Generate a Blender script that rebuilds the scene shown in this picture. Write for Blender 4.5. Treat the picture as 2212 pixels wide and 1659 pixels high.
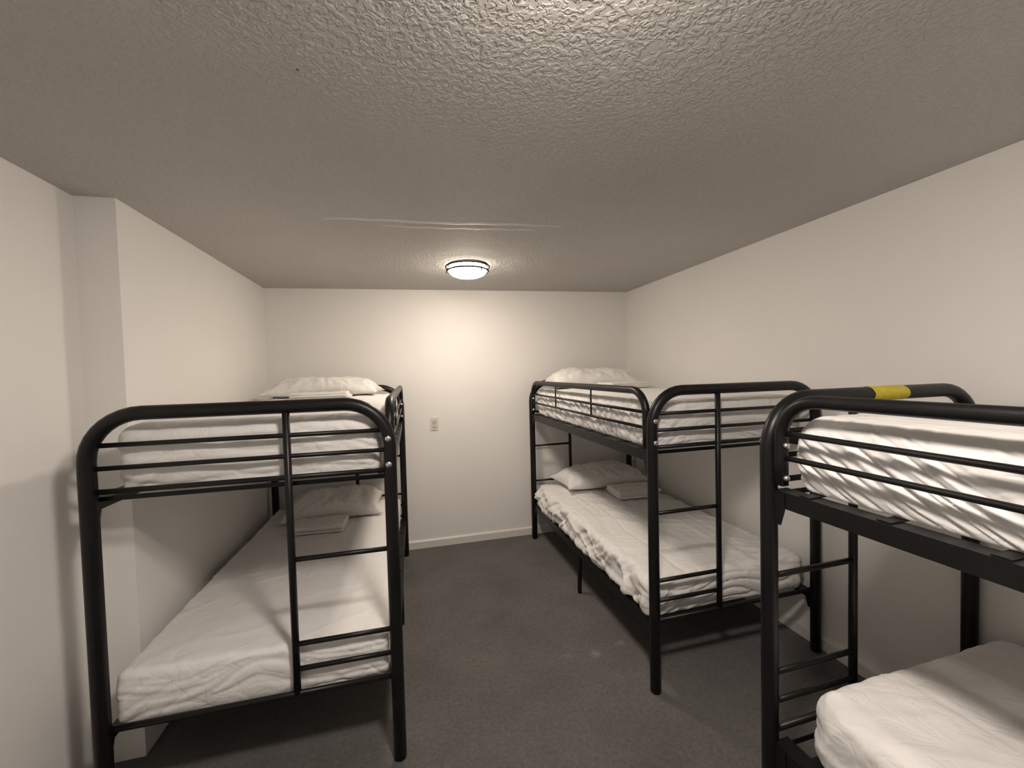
import bpy, bmesh, math
import numpy as np
from mathutils import Matrix, Vector

for o in list(bpy.data.objects):
    bpy.data.objects.remove(o)
scene = bpy.context.scene
col = scene.collection

# ------------------------------------------------------------------ camera
CAM_H = 1.5807
F_PX = 880.82
cam_d = bpy.data.cameras.new('camera')
cam_d.sensor_fit = 'HORIZONTAL'
cam_d.sensor_width = 36.0
cam_d.lens = 36.0 * F_PX / 2212.0
cam_d.clip_start = 0.02
cam = bpy.data.objects.new('camera', cam_d)
col.objects.link(cam)
R_ = Vector((0.96860952, -0.24727614, -0.02549717))
U_ = Vector((0.03259584, 0.02465574, 0.99916445))
F_ = Vector((0.24644087, 0.96863131, -0.03194195))
cam.matrix_world = Matrix(((R_.x, U_.x, -F_.x, 0.0), (R_.y, U_.y, -F_.y, 0.0), (R_.z, U_.z, -F_.z, CAM_H), (0, 0, 0, 1)))
scene.camera = cam

# ------------------------------------------------------------------ world, exposure
LAMP_COLOUR = (1.0, 0.86, 0.715)
LAMP_COLOUR_FRONT = (1.0, 0.885, 0.79)
LAMP_BACK = 107.0      # strength of the ceiling lamp in view
LAMP_FRONT = 208.0     # its twin over the camera
world = bpy.data.worlds.new('world')
scene.world = world
world.use_nodes = True
bg = world.node_tree.nodes['Background']
bg.inputs[0].default_value = (0.80, 0.85, 1.0, 1)
bg.inputs[1].default_value = 0.0
vs = scene.view_settings
vs.view_transform = 'Standard'
vs.look = 'None'
vs.gamma = 1.0
vs.use_curve_mapping = False
vs.exposure = 0.0
# ------------------------------------------------------------------ materials
def new_mat(name):
    m = bpy.data.materials.new(name)
    m.use_nodes = True
    nt = m.node_tree
    return m, nt, nt.nodes['Principled BSDF'], nt.nodes.new

def link(nt, a, b):
    nt.links.new(a, b)

def coords(nt, scale=1.0, kind='Object'):
    tc = nt.nodes.new('ShaderNodeTexCoord')
    mp = nt.nodes.new('ShaderNodeMapping')
    mp.inputs['Scale'].default_value = (scale, scale, scale) if not isinstance(scale, tuple) else scale
    link(nt, tc.outputs[kind], mp.inputs['Vector'])
    return mp.outputs['Vector']

def noise(nt, vec, scale, detail=3, rough=0.55):
    n = nt.nodes.new('ShaderNodeTexNoise')
    n.inputs['Scale'].default_value = scale
    n.inputs['Detail'].default_value = detail
    n.inputs['Roughness'].default_value = rough
    link(nt, vec, n.inputs['Vector'])
    return n

def ramp(nt, fac, stops):
    r = nt.nodes.new('ShaderNodeValToRGB')
    els = r.color_ramp.elements
    while len(els) < len(stops):
        els.new(0.5)
    for e, (p, c) in zip(els, stops):
        e.position = p
        e.color = (*c, 1) if len(c) == 3 else c
    link(nt, fac, r.inputs['Fac'])
    return r

def bump(nt, height, strength, dist, bsdf, chain=None):
    b = nt.nodes.new('ShaderNodeBump')
    b.inputs['Strength'].default_value = strength
    b.inputs['Distance'].default_value = dist
    link(nt, height, b.inputs['Height'])
    if chain is not None:
        link(nt, chain, b.inputs['Normal'])
    link(nt, b.outputs['Normal'], bsdf.inputs['Normal'])
    return b.outputs['Normal']

def mat_wall():
    m, nt, p, N = new_mat('wall_paint')
    v = coords(nt)
    n = noise(nt, v, 1.3, 3)
    r = ramp(nt, n.outputs['Fac'], [(0.3, (0.86, 0.845, 0.82)), (0.7, (0.89, 0.875, 0.85))])
    link(nt, r.outputs['Color'], p.inputs['Base Color'])
    p.inputs['Roughness'].default_value = 0.62
    p.inputs['Specular IOR Level'].default_value = 0.25
    f = noise(nt, v, 95.0, 3)
    c = bump(nt, f.outputs['Fac'], 0.18, 0.004, p)
    g = noise(nt, v, 7.0, 2)
    bump(nt, g.outputs['Fac'], 0.12, 0.012, p, c)
    return m

def mat_ceiling():
    m, nt, p, N = new_mat('textured_ceiling_paint')
    v = coords(nt)
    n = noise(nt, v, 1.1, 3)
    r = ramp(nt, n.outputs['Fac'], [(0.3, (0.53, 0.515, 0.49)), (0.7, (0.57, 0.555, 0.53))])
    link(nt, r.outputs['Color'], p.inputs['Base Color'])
    p.inputs['Roughness'].default_value = 0.8
    p.inputs['Specular IOR Level'].default_value = 0.1
    # orange-peel / knock-down lumps
    n1 = noise(nt, v, 62.0, 2, 0.5)
    n1.inputs['Distortion'].default_value = 0.6
    r1 = ramp(nt, n1.outputs['Fac'], [(0.42, (0, 0, 0)), (0.58, (1, 1, 1))])
    c = bump(nt, r1.outputs['Color'], 0.55, 0.006, p)
    n2 = noise(nt, v, 150.0, 2)
    c = bump(nt, n2.outputs['Fac'], 0.2, 0.003, p, c)
    n3 = noise(nt, v, 3.0, 2)
    bump(nt, n3.outputs['Fac'], 0.15, 0.03, p, c)
    return m

def mat_carpet():
    m, nt, p, N = new_mat('grey_carpet')
    v = coords(nt)
    n = noise(nt, v, 2.6, 6, 0.65)
    r = ramp(nt, n.outputs['Fac'], [(0.25, (0.090, 0.085, 0.081)), (0.55, (0.128, 0.120, 0.114)), (0.8, (0.160, 0.147, 0.137))])
    f = noise(nt, v, 420.0, 3, 0.7)
    fr = ramp(nt, f.outputs['Fac'], [(0.34, (0.60, 0.59, 0.58)), (0.66, (1.42, 1.42, 1.42))])
    f2 = noise(nt, v, 55.0, 5, 0.7)
    fm = nt.nodes.new('ShaderNodeMath'); fm.operation = 'MULTIPLY_ADD'
    link(nt, f2.outputs['Fac'], fm.inputs[0]); fm.inputs[1].default_value = 0.55
    fh = nt.nodes.new('ShaderNodeMath'); fh.operation = 'MULTIPLY'; fh.inputs[1].default_value = 0.45
    link(nt, f.outputs['Fac'], fh.inputs[0]); link(nt, fh.outputs[0], fm.inputs[2])
    link(nt, fm.outputs[0], fr.inputs['Fac'])
    mx = nt.nodes.new('ShaderNodeMix')
    mx.data_type = 'RGBA'; mx.blend_type = 'MULTIPLY'
    mx.inputs['Factor'].default_value = 1.0
    link(nt, r.outputs['Color'], mx.inputs['A']); link(nt, fr.outputs['Color'], mx.inputs['B'])
    cur = mx.outputs['Result']
    # old spill marks: pale and rusty blotches
    tc = nt.nodes.new('ShaderNodeTexCoord')
    wob = noise(nt, v, 28.0, 3)
    for (x, y, rad, cc, amt) in ((0.955, 2.043, 0.045, (0.30, 0.295, 0.28), 0.6), (0.807, 2.064, 0.03, (0.24, 0.22, 0.20), 0.5),
                                 (1.132, 2.08, 0.04, (0.25, 0.20, 0.145), 0.6), (0.95, 2.5, 0.025, (0.22, 0.165, 0.12), 0.5),
                                 (0.35, 2.2, 0.06, (0.17, 0.15, 0.14), 0.3)):
        vm = nt.nodes.new('ShaderNodeVectorMath'); vm.operation = 'DISTANCE'
        link(nt, tc.outputs['Object'], vm.inputs[0]); vm.inputs[1].default_value = (x, y, 0)
        ma = nt.nodes.new('ShaderNodeMath'); ma.operation = 'MULTIPLY_ADD'
        link(nt, wob.outputs['Fac'], ma.inputs[0]); ma.inputs[1].default_value = rad * 1.6
        link(nt, vm.outputs['Value'], ma.inputs[2])
        mr = nt.nodes.new('ShaderNodeMapRange')
        mr.inputs['From Min'].default_value = rad * 0.9; mr.inputs['From Max'].default_value = rad * 1.7
        mr.inputs['To Min'].default_value = amt; mr.inputs['To Max'].default_value = 0.0
        link(nt, ma.outputs[0], mr.inputs['Value'])
        mm = nt.nodes.new('ShaderNodeMix'); mm.data_type = 'RGBA'
        link(nt, mr.outputs['Result'], mm.inputs['Factor']); link(nt, cur, mm.inputs['A'])
        mm.inputs['B'].default_value = (*cc, 1)
        cur = mm.outputs['Result']
    link(nt, cur, p.inputs['Base Color'])
    p.inputs['Roughness'].default_value = 0.95
    p.inputs['Specular IOR Level'].default_value = 0.1
    p.inputs['Sheen Weight'].default_value = 0.15
    bump(nt, f.outputs['Fac'], 0.7, 0.006, p)
    return m

def mat_black_metal():
    m, nt, p, N = new_mat('black_powder_coated_steel')
    v = coords(nt)
    n = noise(nt, v, 9.0, 4)
    r = ramp(nt, n.outputs['Fac'], [(0.3, (0.0050, 0.0050, 0.0056)), (0.75, (0.0085, 0.0080, 0.0083))])
    link(nt, r.outputs['Color'], p.inputs['Base Color'])
    p.inputs['Roughness'].default_value = 0.38
    p.inputs['Specular IOR Level'].default_value = 0.30
    f = noise(nt, v, 260.0, 2)
    bump(nt, f.outputs['Fac'], 0.06, 0.002, p)
    return m

def mat_sheet(name, c0, c1):
    m, nt, p, N = new_mat(name)
    v = coords(nt)
    n = noise(nt, v, 3.0, 4)
    r = ramp(nt, n.outputs['Fac'], [(0.3, c0), (0.7, c1)])
    link(nt, r.outputs['Color'], p.inputs['Base Color'])
    p.inputs['Roughness'].default_value = 0.72
    p.inputs['Specular IOR Level'].default_value = 0.25
    p.inputs['Sheen Weight'].default_value = 0.12
    f = noise(nt, v, 38.0, 4, 0.6)
    c = bump(nt, f.outputs['Fac'], 0.14, 0.008, p)
    k = noise(nt, v, 11.0, 2, 0.5)
    k.inputs['Distortion'].default_value = 0.9
    kr = ramp(nt, k.outputs['Fac'], [(0.40, (1, 1, 1)), (0.5, (0, 0, 0)), (0.60, (1, 1, 1))])
    c = bump(nt, kr.outputs['Color'], 0.17, 0.008, p, c)
    g = noise(nt, v, 600.0, 1)
    bump(nt, g.outputs['Fac'], 0.08, 0.001, p, c)
    return m

def mat_plain(name, colr, rough=0.5, metal=0.0, spec=0.5, nscale=20.0, var=0.08, bmp=0.05):
    m, nt, p, N = new_mat(name)
    v = coords(nt)
    n = noise(nt, v, nscale, 3)
    lo = tuple(c * (1 - var) for c in colr); hi = tuple(min(1, c * (1 + var)) for c in colr)
    r = ramp(nt, n.outputs['Fac'], [(0.3, lo), (0.7, hi)])
    link(nt, r.outputs['Color'], p.inputs['Base Color'])
    p.inputs['Roughness'].default_value = rough
    p.inputs['Metallic'].default_value = metal
    p.inputs['Specular IOR Level'].default_value = spec
    bump(nt, n.outputs['Fac'], bmp, 0.002, p)
    return m

def mat_glow(name, strength, colr):
    m, nt, p, N = new_mat(name)
    v = coords(nt)
    n = noise(nt, v, 4.0, 2)
    r = ramp(nt, n.outputs['Fac'], [(0.2, tuple(0.97 * c for c in colr)), (0.8, colr)])
    p.inputs['Base Color'].default_value = (0.9, 0.88, 0.84, 1)
    p.inputs['Roughness'].default_value = 0.3
    link(nt, r.outputs['Color'], p.inputs['Emission Color'])
    # frosted glass over a downward light source: the rim glows less than the bowl
    ge = nt.nodes.new('ShaderNodeNewGeometry'); sx = nt.nodes.new('ShaderNodeSeparateXYZ'); mr = nt.nodes.new('ShaderNodeMapRange')
    link(nt, ge.outputs['Normal'], sx.inputs[0]); link(nt, sx.outputs['Z'], mr.inputs['Value'])
    mr.inputs['From Min'].default_value = -0.45; mr.inputs['From Max'].default_value = -0.75
    mr.inputs['To Min'].default_value = 0.34 * strength; mr.inputs['To Max'].default_value = strength
    link(nt, mr.outputs['Result'], p.inputs['Emission Strength'])
    return m

M_WALL = mat_wall(); M_CEIL = mat_ceiling(); M_CARPET = mat_carpet(); M_BLACK = mat_black_metal()
M_SHEET = mat_sheet('white_bed_sheet', (0.78, 0.77, 0.755), (0.82, 0.81, 0.795))
M_CASE = mat_sheet('white_pillowcase', (0.76, 0.745, 0.72), (0.80, 0.785, 0.76))
M_TRIM = mat_plain('white_gloss_trim', (0.78, 0.76, 0.72), 0.35, var=0.03)
M_PLATE = mat_plain('ivory_plastic', (0.74, 0.71, 0.65), 0.35, var=0.02)
M_ROCKER = mat_plain('beige_plastic', (0.56, 0.52, 0.42), 0.4, var=0.04)
M_BOLT = mat_plain('zinc_plated_steel', (0.72, 0.72, 0.72), 0.3, metal=1.0, var=0.05)
M_NICKEL = mat_plain('brushed_nickel', (0.42, 0.40, 0.37), 0.35, metal=1.0, var=0.06)
M_TAPE = mat_plain('yellow_tape', (0.62, 0.52, 0.02), 0.45, var=0.12, nscale=45, bmp=0.5)
M_SEAM = mat_plain('joint_compound', (0.66, 0.645, 0.62), 0.6, var=0.05, nscale=30, bmp=0.3)
M_RING = mat_plain('dark_nickel_ring', (0.011, 0.0103, 0.0095), 0.6, spec=0.04, var=0.1)
M_SPECK = mat_plain('dark_metal_speck', (0.05, 0.05, 0.06), 0.4)

# ------------------------------------------------------------------ mesh helpers
def add_obj(name, verts, faces, mat, parent=None, smooth=True, loc=None, rz=0.0, **props):
    me = bpy.data.meshes.new(name)
    me.from_pydata([tuple(map(float, v)) for v in verts], [], [tuple(map(int, f)) for f in faces])
    bm = bmesh.new(); bm.from_mesh(me)
    bmesh.ops.recalc_face_normals(bm, faces=bm.faces)
    bm.to_mesh(me); bm.free()
    me.materials.append(mat)
    if smooth:
        me.polygons.foreach_set('use_smooth', [True] * len(me.polygons))
    me.update()
    o = bpy.data.objects.new(name, me)
    col.objects.link(o)
    if parent is not None:
        o.parent = parent
    if loc is not None:
        o.location = loc
    o.rotation_euler = (0, 0, rz)
    for k, v in props.items():
        o[k] = v
    return o

def empty(name, loc, rz, **props):
    o = bpy.data.objects.new(name, None)
    o.empty_display_size = 0.1
    col.objects.link(o)
    o.location = loc
    o.rotation_euler = (0, 0, rz)
    for k, v in props.items():
        o[k] = v
    return o

class Geo:
    def __init__(self):
        self.v = []; self.f = []
    def add(self, verts, faces):
        k = len(self.v)
        self.v += [tuple(v) for v in verts]
        self.f += [tuple(i + k for i in f) for f in faces]
        return self
    def box(self, lo, hi):
        (a, b, c), (d, e, f) = lo, hi
        return self.add([(a, b, c), (d, b, c), (d, e, c), (a, e, c), (a, b, f), (d, b, f), (d, e, f), (a, e, f)],
                        [(0, 3, 2, 1), (4, 5, 6, 7), (0, 1, 5, 4), (1, 2, 6, 5), (2, 3, 7, 6), (3, 0, 4, 7)])
    def tube(self, pts, r, seg=16, cap=0.25):
        """round bar along a poly-line; slightly domed ends"""
        P = [Vector(p) for p in pts]
        n = len(P)
        T = []
        for i in range(n):
            a = P[max(i - 1, 0)]; b = P[min(i + 1, n - 1)]
            T.append((b - a).normalized())
        ref = Vector((0, 0, 1)) if abs(T[0].z) < 0.9 else Vector((1, 0, 0))
        nrm = (ref - T[0] * ref.dot(T[0])).normalized()
        rings = []
        def ring(c, t, nn, rad):
            bb = t.cross(nn)
            return [c + nn * (rad * math.cos(2 * math.pi * k / seg)) + bb * (rad * math.sin(2 * math.pi * k / seg)) for k in range(seg)]
        frames = []
        for i in range(n):
            nrm = (nrm - T[i] * nrm.dot(T[i])).normalized()
            frames.append(nrm.copy())
        e = r * cap
        rings.append(ring(P[0] - T[0] * 0, T[0], frames[0], r * 0.72))
        rings.append(ring(P[0] + T[0] * e, T[0], frames[0], r))
        for i in range(1, n - 1):
            rings.append(ring(P[i], T[i], frames[i], r))
        rings.append(ring(P[-1] - T[-1] * e, T[-1], frames[-1], r))
        rings.append(ring(P[-1], T[-1], frames[-1], r * 0.72))
        verts = [p for rg in rings for p in rg]
        faces = []
        for i in range(len(rings) - 1):
            for k in range(seg):
                faces.append((i * seg + k, i * seg + (k + 1) % seg, (i + 1) * seg + (k + 1) % seg, (i + 1) * seg + k))
        faces.append(tuple(range(seg))[::-1])
        faces.append(tuple((len(rings) - 1) * seg + k for k in range(seg)))
        return self.add(verts, faces)
    def lathe(self, prof, centre=(0, 0, 0), axis='z', seg=32):
        """prof: list of (radius, height)"""
        verts = []; faces = []
        for r, h in prof:
            for k in range(seg):
                a = 2 * math.pi * k / seg
                x, y = r * math.cos(a), r * math.sin(a)
                q = (x, y, h) if axis == 'z' else (x, h, y)
                verts.append((q[0] + centre[0], q[1] + centre[1], q[2] + centre[2]))
        for i in range(len(prof) - 1):
            for k in range(seg):
                faces.append((i * seg + k, i * seg + (k + 1) % seg, (i + 1) * seg + (k + 1) % seg, (i + 1) * seg + k))
        faces.append(tuple(range(seg)))
        faces.append(tuple((len(prof) - 1) * seg + k for k in range(seg)))
        return self.add(verts, faces)
    def build(self, name, mat, parent=None, **k):
        return add_obj(name, self.v, self.f, mat, parent, **k)

def soften(o, width=0.002, seg=2):
    b = o.modifiers.new('bevel', 'BEVEL')
    b.width = width; b.segments = seg; b.limit_method = 'ANGLE'
    return o

# value noise, vectorised
def vnoise(x, y, seed):
    xi = np.floor(x).astype(np.int64); yi = np.floor(y).astype(np.int64)
    fx = x - xi; fy = y - yi
    fx = fx * fx * fx * (fx * (fx * 6 - 15) + 10); fy = fy * fy * fy * (fy * (fy * 6 - 15) + 10)
    def h(a, b):
        n = (a * 374761393 + b * 668265263 + seed * 974634777) & 0xFFFFFFFF
        n = ((n ^ (n >> 13)) * 1274126177) & 0xFFFFFFFF
        n = n ^ (n >> 16)
        return (n & 0xFFFF) / 65535.0
    a = h(xi, yi); b = h(xi + 1, yi); c = h(xi, yi + 1); d = h(xi + 1, yi + 1)
    return (a * (1 - fx) + b * fx) * (1 - fy) + (c * (1 - fx) + d * fx) * fy

def folds(x, y, seed, sharp=2.0):
    """0..1, thin ridges running along y"""
    n = vnoise(x, y, seed) * 0.65 + vnoise(x * 2.1 + 7.3, y * 1.4 + 3.1, seed + 5) * 0.35
    return (1 - np.abs(2 * n - 1)) ** sharp

def smooth(a, b, x):
    t = np.clip((x - a) / (b - a), 0, 1)
    return t * t * (3 - 2 * t)

# ------------------------------------------------------------------ the room
XL, XO, XR = -1.1196, -1.2603, 2.1761
YB, YS, YF = 3.7426, 2.0054, -1.7
def zc(x, y):
    return 2.3434 + 0.0126 * x - 0.0055 * y

def prism(name, x0, x1, y0, y1, mat, z0=0.0, top=None, **props):
    g = Geo()
    t = (lambda x, y: top) if top is not None else zc
    g.add([(x0, y0, z0), (x1, y0, z0), (x1, y1, z0), (x0, y1, z0),
           (x0, y0, t(x0, y0)), (x1, y0, t(x1, y0)), (x1, y1, t(x1, y1)), (x0, y1, t(x0, y1))],
          [(0, 3, 2, 1), (4, 5, 6, 7), (0, 1, 5, 4), (1, 2, 6, 5), (2, 3, 7, 6), (3, 0, 4, 7)])
    return g.build(name, mat, smooth=False, kind='structure', **props)

TH = 0.12
g = Geo().box((XO - TH, YF - TH, -0.1), (XR + TH, YB + TH, 0.0))
g.build('floor', M_CARPET, smooth=False, kind='structure', label='worn dark grey carpet floor')
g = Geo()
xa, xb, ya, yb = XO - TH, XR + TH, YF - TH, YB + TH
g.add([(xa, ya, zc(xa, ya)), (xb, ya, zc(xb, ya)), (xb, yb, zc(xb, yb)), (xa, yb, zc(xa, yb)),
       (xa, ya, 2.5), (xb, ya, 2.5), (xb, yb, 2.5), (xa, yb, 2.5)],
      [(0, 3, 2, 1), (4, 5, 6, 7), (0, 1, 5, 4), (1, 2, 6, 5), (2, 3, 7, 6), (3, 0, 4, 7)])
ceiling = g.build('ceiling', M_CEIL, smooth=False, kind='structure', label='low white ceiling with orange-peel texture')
prism('wall_back', XO - TH, XR + TH, YB, YB + TH, M_WALL, label='off-white back wall')
prism('wall_right', XR, XR + TH, YF, YB, M_WALL, label='off-white right wall')
prism('wall_left', XO - TH, XO, YF, YB, M_WALL, label='off-white left wall near the camera')
prism('wall_left_furring', XO, XL, YS, YB, M_WALL, label='thicker part of the left wall behind the bunk bed')
prism('wall_front', XO - TH, XR + TH, YF - TH, YF, M_WALL, label='off-white wall behind the camera')

def baseboard(name, p0, p1, inward, h=0.072, t=0.013):
    # profile swept along p0-p1: flat board with a chamfered top edge
    prof = [(0, 0), (t, 0), (t, h - 0.012), (t * 0.45, h), (0, h)]
    v = []
    for p in (p0, p1):
        for d, z in prof:
            v.append((p[0] + inward[0] * d, p[1] + inward[1] * d, z))
    n = len(prof)
    f = [(i, (i + 1) % n, n + (i + 1) % n, n + i) for i in range(n)] + [tuple(range(n)), tuple(range(n, 2 * n))]
    return add_obj(name, v, f, M_TRIM, smooth=False, kind='structure')
baseboard('baseboard_back', (XL, YB), (XR, YB), (0, -1))['label'] = 'white baseboard along the back wall'
baseboard('baseboard_right', (XR, YF), (XR, YB - 0.013), (-1, 0))['label'] = 'white baseboard along the right wall'

# long patched joint across the ceiling, with two raised edges
def seam_strip(pts, w, h, name):
    v = []; f = []
    n = len(pts)
    for i, (x, y) in enumerate(pts):
        s = math.sin(math.pi * i / (n - 1)) ** 0.6
        hh = h * s; ww = w * (0.35 + 0.65 * s)
        for dy, dz in ((-ww, 0.0), (-ww * 0.6, -hh * 0.7), (0, -hh), (ww * 0.6, -hh * 0.7), (ww, 0.0)):
            v.append((x, y + dy, zc(x, y + dy) + dz + 0.0005))
    for i in range(n - 1):
        for k in range(4):
            f.append((i * 5 + k, i * 5 + k + 1, i * 5 + 5 + k + 1, i * 5 + 5 + k))
        f.append((i * 5 + 4, i * 5, i * 5 + 5, i * 5 + 9))
    return add_obj(name, v, f, M_SEAM, ceiling)
seam_strip([(x, 2.115 - 0.055 * (x + 0.35) / 1.1 + 0.006 * math.sin(9 * x) + 0.003 * math.sin(31 * x)) for x in np.linspace(-0.40, 0.85, 44)], 0.020, 0.0030, 'joint_ridge')
seam_strip([(x, 2.185 - 0.05 * (x + 0.35) / 1.1 + 0.005 * math.sin(7 * x + 1) + 0.003 * math.sin(37 * x)) for x in np.linspace(-0.12, 0.72, 36)], 0.018, 0.0034, 'joint_ridge')
Geo().lathe([(0.0036, 0.0), (0.0034, -0.002), (0.0015, -0.0032)], (-0.238, 1.1195, zc(-0.238, 1.1195) + 0.0008), seg=12).build('nail_head', M_SPECK, ceiling, label='dark nail head in the ceiling')

# ------------------------------------------------------------------ ceiling lamps
def ceiling_lamp(x, y, strength, colr, label, twist):
    z = zc(x, y)
    root = empty('ceiling_lamp', (x, y, z - 0.001), 0, label=label, category='lamp', group='flush ceiling lamps')
    glow = mat_glow('lamp_glass_glow', strength, colr)
    Geo().lathe([(0.138, 0.0), (0.138, -0.012), (0.125, -0.014)], seg=40).build('base_plate', M_NICKEL, root)
    Geo().lathe([(0.10, -0.0135), (0.128, -0.0145), (0.133, -0.022), (0.1325, -0.044), (0.128, -0.055), (0.112, -0.069), (0.088, -0.080), (0.055, -0.088), (0.02, -0.0915)], seg=40).build('glass_shade', glow, root)
    for r, zz, t in ((0.152, -0.015, 0.0050), (0.1440, -0.044, 0.0058)):
        v = []; f = []
        n, k = 48, 8
        for i in range(n):
            a = 2 * math.pi * i / n
            for j in range(k):
                b = 2 * math.pi * j / k
                q = r + t * math.cos(b)
                v.append((q * math.cos(a), q * math.sin(a), zz + t * math.sin(b)))
        for i in range(n):
            for j in range(k):
                f.append((i * k + j, i * k + (j + 1) % k, ((i + 1) % n) * k + (j + 1) % k, ((i + 1) % n) * k + j))
        add_obj('ring', v, f, M_RING, root)
    for i in range(3):
        a = twist + i * 2 * math.pi / 3
        c, s = math.cos(a), math.sin(a)
        Geo().tube([(0.136 * c, 0.136 * s, -0.007), (0.151 * c, 0.151 * s, -0.012), (0.1515 * c, 0.1515 * s, -0.02), (0.147 * c, 0.147 * s, -0.055)], 0.0028, 8).build('bracket', M_RING, root)
        Geo().lathe([(0.005, -0.005), (0.005, 0.004), (0.002, 0.007)], (0.147 * c, 0.147 * s, -0.058), seg=10).build('finial', M_RING, root)
    return root
ceiling_lamp(0.43, 2.87, LAMP_BACK, LAMP_COLOUR, 'round flush lamp with two nickel rings lit above the back bunks', 0.35 - math.pi / 2 + 0.2)
ceiling_lamp(0.30, 0.50, LAMP_FRONT, LAMP_COLOUR_FRONT, 'round flush lamp lit on the ceiling above the camera', 0.4)

# ------------------------------------------------------------------ wall plate
root = empty('wall_plate', (0.218, YB, 1.120), 0.0, label='small ivory switch plate on the back wall between the bunks', category='switch')
root.rotation_euler = (0, math.radians(1.2), 0)
soften(Geo().box((-0.036, -0.0065, -0.059), (0.036, 0.0, 0.059)).build('cover_plate', M_PLATE, root, smooth=False), 0.003, 3)
soften(Geo().box((-0.0168, -0.0085, -0.0335), (0.0168, -0.006, 0.0335)).build('rocker_frame', M_ROCKER, root, smooth=False), 0.001)
rk = Geo()
rk.add([(-0.014, -0.008, -0.030), (0.014, -0.008, -0.030), (0.014, -0.008, 0.030), (-0.014, -0.008, 0.030),
        (-0.014, -0.0135, -0.030), (0.014, -0.0135, -0.030), (0.014, -0.0095, 0.0), (-0.014, -0.0095, 0.0), (0.014, -0.0105, 0.030), (-0.014, -0.0105, 0.030)],
       [(0, 1, 2, 3), (4, 7, 6, 5), (7, 9, 8, 6), (0, 4, 5, 1), (3, 2, 8, 9), (0, 3, 9, 7, 4), (1, 5, 6, 8, 2)])
rk.build('rocker', M_ROCKER, root, smooth=False)
for zz in (-0.048, 0.048):
    Geo().lathe([(0.0032, 0.0), (0.0032, -0.0012), (0.0015, -0.0018)], (0, -0.0065, zz), axis='y', seg=10).build('screw', M_PLATE, root)

# ------------------------------------------------------------------ bunk beds
W, L = 1.0, 1.9161
ZT, RB = 1.467, 0.168
PR = 0.0255
LAD = 0.3736
def arc(cx, cz, r, a0, a1, n=9):
    return [(cx + r * math.cos(a0 + (a1 - a0) * i / n), cz + r * math.sin(a0 + (a1 - a0) * i / n)) for i in range(n + 1)]

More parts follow.
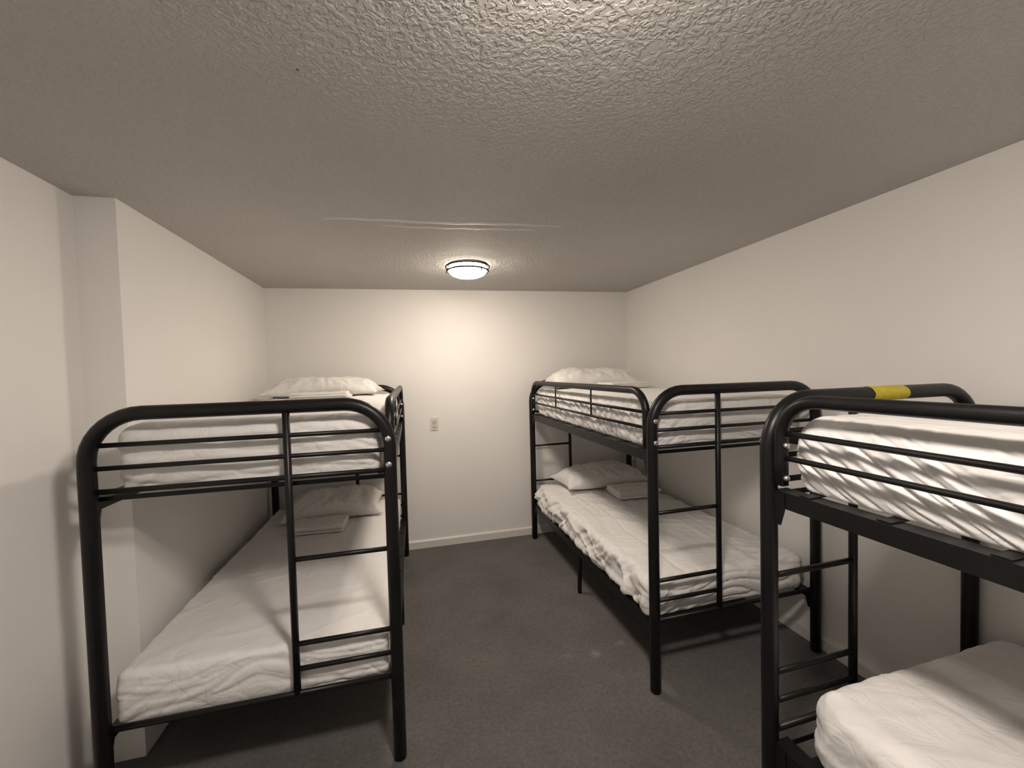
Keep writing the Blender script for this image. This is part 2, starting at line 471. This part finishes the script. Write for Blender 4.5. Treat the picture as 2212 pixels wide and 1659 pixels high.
def bunk_bed(origin, rz, mirror, label, tape_end=None):
    s = -1.0 if mirror else 1.0
    root = empty('bunk_bed', (origin[0], origin[1], 0), rz, label=label, category='bunk bed', group='black metal bunk beds')
    def T(u, v, z):
        return (s * u, v, z)
    for v0 in (0.0, L):
        d = -1 if v0 == 0 else 1          # outward direction along the bed
        path = [(0, 0.0), (0, 0.4), (0, 0.8), (0, 1.15)]
        path += arc(RB, ZT - RB, RB, math.pi, math.pi / 2)
        path += [(0.5, ZT)]
        path += arc(W - RB, ZT - RB, RB, math.pi / 2, 0)
        path += [(W, 1.15), (W, 0.8), (W, 0.4), (W, 0.0)]
        ef = Geo().tube([T(u, v0, z) for u, z in path], PR, 20, cap=0.3).build('end_frame', M_BLACK, root)
        def bar(nm, a, b, z, r):
            Geo().tube([T(a, v0, z), T(b, v0, z)], r, 12, cap=0.1).build(nm, M_BLACK, ef)
        bar('guard_bar', 0.028, W - 0.028, 1.358, 0.0088)
        bar('guard_bar', 0.012, W - 0.012, 1.278, 0.0088)
        bar('guard_bar', 0.012, W - 0.012, 1.197, 0.0098)
        Geo().tube([T(LAD, v0, 0.352), T(LAD, v0, ZT - 0.01)], 0.0135, 14, cap=0.1).build('ladder_upright', M_BLACK, ef)
        for z in (0.877, 0.546, 0.448):
            bar('ladder_rung', 0.012, LAD, z, 0.0096)
        bar('bottom_bar', 0.012, W - 0.012, 0.352, 0.0115)
        # bolts through the room-side post into the side guard
        for z in (1.325, 1.222):
            Geo().lathe([(0.0125, 0.0), (0.0125, 0.0022 * d), (0.0085, 0.0048 * d), (0.004, 0.006 * d)], T(0.004, v0 + d * (PR - 0.001), z), axis='y', seg=14).build('bolt', M_BOLT, ef)
        if tape_end is not None and abs(tape_end - v0) < 1e-6:
            v = []; f = []
            n, k = 12, 24
            for i in range(n + 1):
                u = 0.440 + 0.172 * i / n
                for j in range(k):
                    a = 2 * math.pi * j / k
                    rr = PR + 0.0012 + 0.0009 * math.sin(3 * a + i * 1.7) * math.sin(i * 2.3 + j)
                    du = 0.004 * math.sin(2 * a + 1) if i in (0, n) else 0
                    v.append(T(u + du, v0 + rr * math.cos(a), ZT + rr * math.sin(a)))
            for i in range(n):
                for j in range(k):
                    f.append((i * k + j, i * k + (j + 1) % k, (i + 1) * k + (j + 1) % k, (i + 1) * k + j))
            add_obj('tape_wrap', v, f, M_TAPE, ef, label='yellow tape wrapped round the top rail')
    # guard on the room side of the upper bunk
    gr, ge = 0.12, 0.046
    path = [(ge, 1.197), (ge, 1.28)]
    path += arc(ge + gr, ZT - gr, gr, math.pi, math.pi / 2)
    path += [(L / 3, ZT), (L / 2, ZT), (2 * L / 3, ZT)]
    path += arc(L - ge - gr, ZT - gr, gr, math.pi / 2, 0)
    path += [(L - ge, 1.28), (L - ge, 1.197)]
    gd = Geo().tube([T(0, v, z) for v, z in path], 0.0195, 18, cap=0.15).build('side_guard', M_BLACK, root)
    for z in (1.362, 1.285):
        Geo().tube([T(0, ge, z), T(0, L - ge, z)], 0.0086, 12, cap=0.1).build('guard_bar', M_BLACK, gd)
    for v in (L / 3 + 0.02, 2 * L / 3 + 0.01):
        Geo().tube([T(0, v, 1.285), T(0, v, ZT - 0.01)], 0.0055, 10, cap=0.1).build('guard_spindle', M_BLACK, gd)
    for v in (ge, L - ge):
        d = 1 if v == ge else -1
        soften(Geo().box(tuple(min(a, b) for a, b in zip(T(-0.013, v - 0.016, 1.195), T(0.013, v + 0.016, 1.372))),
                         tuple(max(a, b) for a, b in zip(T(-0.013, v - 0.016, 1.195), T(0.013, v + 0.016, 1.372)))).build('mounting_plate', M_BLACK, gd, smooth=False), 0.002)
        for z in (1.325, 1.222):
            Geo().lathe([(0.010, 0.0), (0.010, 0.005 * d), (0.0075, 0.010 * d), (0.003, 0.0125 * d)], T(-0.004, v + d * 0.0185, z), axis='y', seg=14).build('cap_nut', M_BOLT, gd)
    # decks
    for zt, hh in ((1.175, 0.052), (0.333, 0.054)):
        for u0, inn in ((0.0, 1), (W, -1)):
            a, b = 0.020, L - 0.020
            pts = [(0, zt - hh), (0, zt), (0.055, zt), (0.055, zt - 0.003), (0.003, zt - 0.003), (0.003, zt - hh)]
            v = []
            for vv in (a, b):
                for du, z in pts:
                    v.append(T(u0 + inn * (du - 0.004), vv, z))
            n = len(pts)
            f = [(i, (i + 1) % n, n + (i + 1) % n, n + i) for i in range(n)]
            f += [(0, 1, 4, 5), (1, 2, 3, 4), (n, n + 1, n + 4, n + 5), (n + 1, n + 2, n + 3, n + 4)]
            rail = add_obj('side_rail', v, f, M_BLACK, root, smooth=False)
            for v0, d in ((0.0, 1), (L, -1)):
                # hooked plate that joins rail and post
                q = [(0.016, zt - 0.004), (0.062, zt - 0.004), (0.062, zt - 0.058), (0.048, zt - 0.108), (0.016, zt - 0.108)]
                vv = [T(u0 + inn * -0.007, v0 + d * x, z) for x, z in q] + [T(u0 + inn * -0.0035, v0 + d * x, z) for x, z in q]
                n = len(q)
                ff = [tuple(range(n)), tuple(range(n, 2 * n))] + [(i, (i + 1) % n, n + (i + 1) % n, n + i) for i in range(n)]
                add_obj('hook_plate', vv, ff, M_BLACK, rail, smooth=False)
        for i in range(9):
            v = 0.12 + (L - 0.24) * i / 8
            lo = T(0.004, v - 0.016, zt + 0.0003); hi = T(W - 0.004, v + 0.016, zt + 0.0033)
            Geo().box(tuple(min(a, b) for a, b in zip(lo, hi)), tuple(max(a, b) for a, b in zip(lo, hi))).build('slat', M_BLACK, root, smooth=False)
        for v in (0.034, L - 0.034):
            lo = T(0.004, v - 0.0015, zt - 0.019); hi = T(W - 0.004, v + 0.0015, zt - 0.002)
            Geo().box(tuple(min(a, b) for a, b in zip(lo, hi)), tuple(max(a, b) for a, b in zip(lo, hi))).build('deck_end_rail', M_BLACK, root, smooth=False)
    for u in (0.012, W - 0.012):
        Geo().tube([T(u, 0.925, 0.0), T(u, 0.905, 0.325)], 0.0145, 14).build('middle_leg', M_BLACK, root)
    return root

A_O, A_R = (-0.0808, 1.7054), -0.008
B_O, B_R = (1.1203, 1.7152), 0.0057
C_R = 0.0165
C_O = (1.1423 + L * math.sin(C_R), 1.0863 - L * math.cos(C_R))
bunk_bed(A_O, A_R, True, 'black metal bunk bed against the left wall, ladder end towards the camera')
bunk_bed(B_O, B_R, False, 'black metal bunk bed in the far right corner under the right wall')
bunk_bed(C_O, C_R, False, 'black metal bunk bed at the right edge with yellow tape on its rail', tape_end=L)

def bed_frame(o, r, mirror):
    s = -1 if mirror else 1
    def P(u, v, z):
        x = s * u
        return (o[0] + x * math.cos(r) - v * math.sin(r), o[1] + x * math.sin(r) + v * math.cos(r), z)
    return P
PA = bed_frame(A_O, A_R, True); PB = bed_frame(B_O, B_R, False); PC = bed_frame(C_O, C_R, False)

# ------------------------------------------------------------------ mattresses in fitted sheets
def rounded_box(sx, sy, sz, res, r):
    """closed box grid; returns verts, normals and faces; origin at centre of the bottom"""
    nx, ny, nz = max(4, int(sx / res)), max(4, int(sy / res)), max(6, int(sz / (res * 0.8)))
    idx = {}; V = []; F = []
    def key(i, j, k):
        t = (i, j, k)
        if t not in idx:
            idx[t] = len(V); V.append(t)
        return idx[t]
    for i in range(nx):
        for j in range(ny):
            for k in (0, nz):
                F.append((key(i, j, k), key(i + 1, j, k), key(i + 1, j + 1, k), key(i, j + 1, k)))
    for i in range(nx):
        for k in range(nz):
            for j in (0, ny):
                F.append((key(i, j, k), key(i + 1, j, k), key(i + 1, j, k + 1), key(i, j, k + 1)))
    for j in range(ny):
        for k in range(nz):
            for i in (0, nx):
                F.append((key(i, j, k), key(i, j + 1, k), key(i, j + 1, k + 1), key(i, j, k + 1)))
    V = np.array(V, float)
    p = np.stack([V[:, 0] / nx * sx - sx / 2, V[:, 1] / ny * sy - sy / 2, V[:, 2] / nz * sz], 1)
    inner = np.clip(p, [-sx / 2 + r, -sy / 2 + r, r], [sx / 2 - r, sy / 2 - r, sz - r])
    d = p - inner
    ln = np.linalg.norm(d, axis=1, keepdims=True)
    nrm = d / np.maximum(ln, 1e-9)
    q = inner + nrm * r
    return q, nrm, F

TOPS = []
def top_z(P, upper, uc, vc, wx, wy):
    """highest point of the mattress under a footprint"""
    for (p, mu, mv, z0, s, q) in TOPS:
        if p is P and (z0 > 1) == upper:
            k = (np.abs(mu + s * q[:, 0] - uc) < wx / 2) & (np.abs(mv + q[:, 1] - vc) < wy / 2)
            return z0 + float(q[k, 2].max()) + 0.0008

def billow(x, y, seed):
    """0 in thin creases, 1 on the puffs between them; creases run along y"""
    n = vnoise(x, y, seed) * 0.7 + vnoise(x * 1.9 + 3.7, y * 1.6 + 1.3, seed + 4) * 0.3
    return np.clip(np.abs(2 * n - 1) * 2.2, 0, 1) ** 0.6

def mattress(P, mirror, rz, uc, vc, z0, sx, sy, sz, seed, side, label, res=0.012, side_amp=0.007, top_amp=0.004, crown=0.010, end_amp=0.006, r=0.05, droop=0.0, belly=0.008):
    s = -1 if mirror else 1
    q, n, F = rounded_box(sx, sy, sz, res, r)
    # the lower edge is much tighter than the upper one
    nh = n.copy(); nh[:, 2] = 0
    lh = np.linalg.norm(nh, axis=1)
    low = (n[:, 2] < -1e-6) & (lh > 1e-6)
    q[low] += nh[low] / lh[low, None] * ((1 - lh[low]) * r * 0.72)[:, None]
    u = q[:, 0] * s; v = q[:, 1]; z = q[:, 2]       # u grows towards the wall
    top = np.clip(n[:, 2], 0, 1)
    bot = np.clip(-n[:, 2], 0, 1)
    sd = np.clip(np.abs(n[:, 0]), 0, 1); en = np.clip(np.abs(n[:, 1]), 0, 1)
    zz = np.clip(z / sz, 0, 1)
    disp = np.zeros(len(q))
    # top: faint long creases and lumps
    w0 = vnoise(u * 3, v * 3, seed)
    t1 = billow(u * 11 + 0.8 * w0, v * 1.3, seed + 11) - 0.7
    t3 = folds(u * 5 + v * 9 + 2 * w0, u * 2 - v * 1.5, seed + 13, 4.0)
    t2 = vnoise(u * 4, v * 4, seed + 3) - 0.5
    disp += top * (top_amp * (0.8 * t1 + 0.8 * t3 - 0.2) + 0.007 * t2)
    edge = np.minimum(sx / 2 - np.abs(q[:, 0]), sy / 2 - np.abs(v))
    disp += top * crown * smooth(0, 0.22, edge)
    # creases that run over the edge
    ed = (1 - smooth(0.02, 0.10, edge)) * top
    side_edge = (sx / 2 - np.abs(q[:, 0])) < (sy / 2 - np.abs(v))
    disp += ed * 0.006 * np.where(side_edge, billow(v * 20, u * 5, seed + 21), billow(u * 20, v * 5, seed + 22)) - ed * 0.004
    w = vnoise(v * 3.0, z * 6, seed + 1)
    if side == 'diagonal':
        c = v - 1.40 * z
        # individual straight pull creases, denser towards the lower edge
        rng = np.random.RandomState(seed)
        fo = 0.55 + 0.5 * vnoise(c * 5, z * 4, seed + 6)
        cc = c + 0.010 * (vnoise(v * 6, z * 10, seed + 16) - 0.5)
        for k in range(110):
            long_ = k < 48
            c0 = rng.uniform(-sy / 2 - 0.35, sy / 2)
            wd = rng.uniform(0.008, 0.015) if long_ else rng.uniform(0.006, 0.010)
            dp = rng.uniform(0.35, 0.95) if long_ else rng.uniform(0.3, 0.7)
            za, zb = (rng.uniform(0.0, 0.35), rng.uniform(0.55, 1.0)) if long_ else (-0.1, rng.uniform(0.25, 0.5))
            win = smooth(za - 0.12, za + 0.12, zz) * (1 - smooth(zb - 0.18, zb + 0.12, zz))
            t = (cc - c0) / wd
            fo = fo + win * dp * (0.45 * np.exp(-(t - 1.9) ** 2 / 1.6) - np.exp(-t * t))
        env = 1 - 0.55 * smooth(0.80, 1.0, zz)
    elif side == 'gather':
        c = v + 0.18 * z * np.sin(v * 9)
        b1 = billow(c * 26.0 + 1.0 * w, z * 4.5, seed + 2)
        b2 = billow(c * 15 - z * 24 + 2.2 * w, z * 9 + v * 6, seed + 8)
        m = smooth(0.35, 0.65, vnoise(v * 2.2 + 0.4, 0.5 + 0 * v, seed + 14))
        fo = b1 * (0.45 + 0.55 * m) + 0.9 * b2 * (1 - 0.6 * m) + 0.4 * vnoise(c * 9, z * 12, seed + 6)
        env = 1 - 0.65 * smooth(0.70, 1.0, zz)
    elif side == 'drape':
        c = v + 1.0 * z
        b1 = folds(c * 5.0 + 1.3 * w, z * 6.0 - v * 2.5, seed + 2, 1.3)
        b2 = billow(c * 14 + 2.5 * w, z * 9 + v * 5, seed + 8)
        fo = 1.15 * b1 + 0.45 * b2 + 0.5 * folds(v * 3 - z * 14, v * 4, seed + 15, 2)
        env = 1 - 0.55 * smooth(0.85, 1.0, zz)
    else:
        b1 = billow(v * 14.0 + z * 9 + 1.5 * w, z * 6.0, seed + 2)
        fo = b1 + 0.3
        env = 1 - 0.6 * smooth(0.7, 1.0, zz)
    disp += sd * side_amp * np.clip(fo - 0.9, -2.0, 0.9) * env
    # ends: long shallow creases with short diagonal pulls near the corners
    w = vnoise(u * 4.0, z * 7, seed + 31)
    corner = smooth(0.05, 0.40, np.abs(u))
    fe = 0.9 * billow(z * 30.0 + 2.6 * w + 2.0 * np.abs(u), u * 3.2, seed + 32) + 0.8 * billow(u * 20 + z * 26 * np.sign(u + 1e-9) + 2 * w, z * 5, seed + 33) * corner \
        + 0.25 * folds(u * 6 + z * 12 + w, u * 3 - z * 6, seed + 35, 3)
    disp += en * end_amp * (fe - 1.0) * (1 - 0.6 * smooth(0.8, 1.0, zz))
    # belly of the foam
    disp += np.maximum(sd * 0.006, en * belly) * np.sin(zz * math.pi) * (1 - top) * (1 - bot)
    q2 = q + n * disp[:, None]
    # loose sheet edge hanging outwards on the room side
    if droop > 0:
        k = (1 - smooth(0.0, 0.75, zz)) * np.clip(-n[:, 0] * s, 0, 1)
        q2[:, 0] -= s * droop * k * (0.35 + 0.65 * vnoise(v * 5, 0 * v + 0.5, seed + 41))
    q2[:, 2] = np.maximum(q2[:, 2], 0.0)
    base = P(uc, vc, z0)
    TOPS.append((P, uc, vc, z0, s, q2))
    return add_obj('mattress', q2, F, M_SHEET, None, loc=base, rz=rz, label=label, category='mattress', group='mattresses in white fitted sheets')

ZU, ZL = 1.1788, 0.3368
mattress(PA, True, A_R, 0.490, 0.955, ZU, 0.905, 1.83, 0.240, 11, 'gather', 'white-sheeted upper mattress of the left bunk bed', end_amp=0.011, res=0.009)
mattress(PA, True, A_R, 0.505, 0.953, ZL, 0.935, 1.85, 0.190, 23, 'plain', 'white-sheeted lower mattress of the left bunk bed', top_amp=0.005, r=0.024, end_amp=0.008, res=0.008, crown=0.006)
mattress(PB, False, B_R, 0.490, 0.955, ZU, 0.905, 1.83, 0.231, 37, 'gather', 'white-sheeted upper mattress of the bunk bed in the far right corner', side_amp=0.020, res=0.008, end_amp=0.009)
mattress(PB, False, B_R, 0.485, 0.957, ZL, 0.930, 1.815, 0.184, 43, 'drape', 'loosely sheeted lower mattress of the bunk bed in the far right corner', side_amp=0.034, top_amp=0.010, res=0.008, droop=0.026, end_amp=0.015, r=0.04)
mattress(PC, False, C_R, 0.503, 0.957, ZU, 0.912, 1.832, 0.235, 59, 'diagonal', 'upper mattress with slanting sheet creases at the right edge', side_amp=0.013, res=0.0062, r=0.065, belly=0.016)
mattress(PC, False, C_R, 0.505, 0.935, ZL, 0.915, 1.76, 0.227, 67, 'drape', 'lower mattress of the bunk bed at the right edge', side_amp=0.014, top_amp=0.007, r=0.055)

# ------------------------------------------------------------------ pillows
def pillow(P, rz, uc, vc, z0, wx, wy, h, seed, label, tilt=0.0, yaw=0.0, mirror=False, flop=0.0):
    n = 56
    a = np.linspace(-1, 1, n)
    A, B = np.meshgrid(a, a, indexing='ij')
    A = A.ravel(); B = B.ravel()
    # concave edges, pointed corners
    pinch = 0.10
    X = A * (1 - pinch * (1 - B * B) * np.abs(A) ** 3) * wx / 2
    Y = B * (1 - pinch * (1 - A * A) * np.abs(B) ** 3) * wy / 2
    t = (np.clip(1 - np.abs(A) ** 2.6, 0, 1) * np.clip(1 - np.abs(B) ** 2.4, 0, 1)) ** 0.55
    rad = np.arctan2(B, A)
    rr = np.sqrt(A * A + B * B)
    wr = folds(rad * 7 + 1.2 * vnoise(A * 3, B * 3, seed), rr * 1.5, seed + 1, 2.2) * smooth(0.35, 0.95, rr)
    lump = vnoise(A * 2.2 + 4, B * 2.2, seed + 2) - 0.5
    stripes = folds(A * 6 + 0.8 * vnoise(A * 4, B * 4, seed + 9), B * 1.6, seed + 4, 2.5)
    up = h * t * (0.82 + 0.28 * lump) + (0.018 * (wr - 0.4) + 0.014 * (stripes - 0.4)) * np.clip(t * 2.5, 0, 1)
    dn = h * 0.16 * t
    zmid = 0.018 + h * 0.14 * (1 - t) * flop
    top = np.stack([X, Y, zmid + up], 1); botm = np.stack([X, Y, np.maximum(zmid - dn, 0.0)], 1)
    V = np.concatenate([top, botm])
    F = []
    N = n * n
    edge = lambda i, j: i in (0, n - 1) or j in (0, n - 1)
    bi = lambda i, j: (i * n + j) if edge(i, j) else (N + i * n + j)
    for i in range(n - 1):
        for j in range(n - 1):
            F.append((i * n + j, i * n + j + 1, (i + 1) * n + j + 1, (i + 1) * n + j))
            F.append((bi(i, j), bi(i + 1, j), bi(i + 1, j + 1), bi(i, j + 1)))
    used = sorted({k for f in F for k in f})
    remap = {k: m for m, k in enumerate(used)}
    V = V[used]; F = [tuple(remap[k] for k in f) for f in F]
    ct, st = math.cos(tilt), math.sin(tilt)
    y, z = V[:, 1].copy(), V[:, 2].copy()
    V[:, 1] = ct * y - st * z; V[:, 2] = st * y + ct * z
    V[:, 2] -= V[:, 2].min()
    return add_obj('pillow', V, F, M_CASE, None, loc=P(uc, vc, z0), rz=rz + yaw, label=label, category='pillow', group='white pillows at the far bed ends')

def folded(P, rz, uc, vc, z0, wx, wy, layers, t, seed, label, yaw=0.0):
    """a folded sheet: stacked, slightly unequal plies with rounded fold on one side"""
    G = Geo()
    rng = np.random.RandomState(seed)
    z = 0.0
    for k in range(layers):
        th = t * (0.85 + 0.3 * rng.rand())
        ox, oy = (rng.rand(2) - 0.5) * 0.022
        sx, sy = wx * (0.95 + 0.07 * rng.rand()), wy * (0.95 + 0.07 * rng.rand())
        q, n, F = rounded_box(sx, sy, th, 0.012, th * 0.49)
        amp = 0.0022 + 0.0035 * (k == layers - 1)
        dz = amp * (vnoise(q[:, 0] * 22, q[:, 1] * 22, seed + k) - 0.5) * 2 + 0.006 * (folds(q[:, 0] * 13 + q[:, 1] * 9, q[:, 1] * 6, seed + 9 + k, 3) - 0.3) * (k == layers - 1)
        out = 0.004 * (vnoise(q[:, 0] * 18 + 5, q[:, 1] * 18, seed + 20 + k) - 0.5)
        q[:, 0] += n[:, 0] * out; q[:, 1] += n[:, 1] * out
        q[:, 2] += dz * (q[:, 2] > th * 0.5) + z
        q[:, 0] += ox; q[:, 1] += oy
        G.add(q, F)
        z += th * 0.93
    return add_obj('folded_sheet', G.v, G.f, M_CASE, None, loc=P(uc, vc, z0), rz=rz + yaw, label=label, category='sheet', group='folded sheets beside the pillows')

def on_bed(P, rz, up, items):
    for kind, u, v, a in items:
        z = top_z(P, up, u, v, a['wx'] * 1.08, a['wy'] * 1.08)
        (pillow if kind == 'pillow' else folded)(P, rz, u, v, z, **a)
on_bed(PA, A_R, True, [
    ('pillow', 0.53, 1.62, dict(wx=0.80, wy=0.46, h=0.158, seed=3, yaw=-0.05, label='pillow on the upper mattress of the left bunk bed')),
    ('sheet', 0.50, 1.24, dict(wx=0.36, wy=0.24, layers=3, t=0.014, seed=31, yaw=0.06, label='folded sheet in front of the pillow on the left upper bunk'))])
on_bed(PA, A_R, False, [
    ('pillow', 0.50, 1.64, dict(wx=0.70, wy=0.42, h=0.18, seed=5, tilt=0.10, yaw=0.03, label='pillow on the shaded lower mattress of the left bunk bed')),
    ('sheet', 0.55, 1.30, dict(wx=0.36, wy=0.22, layers=3, t=0.016, seed=33, yaw=-0.04, label='folded sheet in front of the pillow on the left lower bunk'))])
on_bed(PB, B_R, True, [
    ('pillow', 0.455, 1.64, dict(wx=0.82, wy=0.44, h=0.185, seed=7, yaw=-0.05, label='pillow on the upper mattress in the far right corner')),
    ('sheet', 0.60, 1.28, dict(wx=0.36, wy=0.24, layers=3, t=0.014, seed=35, yaw=0.05, label='folded sheet in front of the pillow on the far right upper bunk'))])
on_bed(PB, B_R, False, [
    ('pillow', 0.54, 1.66, dict(wx=0.80, wy=0.44, h=0.19, seed=9, yaw=0.04, flop=1.0, label='pillow on the lower mattress in the far right corner')),
    ('sheet', 0.66, 1.28, dict(wx=0.36, wy=0.24, layers=3, t=0.018, seed=37, yaw=-0.06, label='folded sheet in front of the pillow on the far right lower bunk'))])
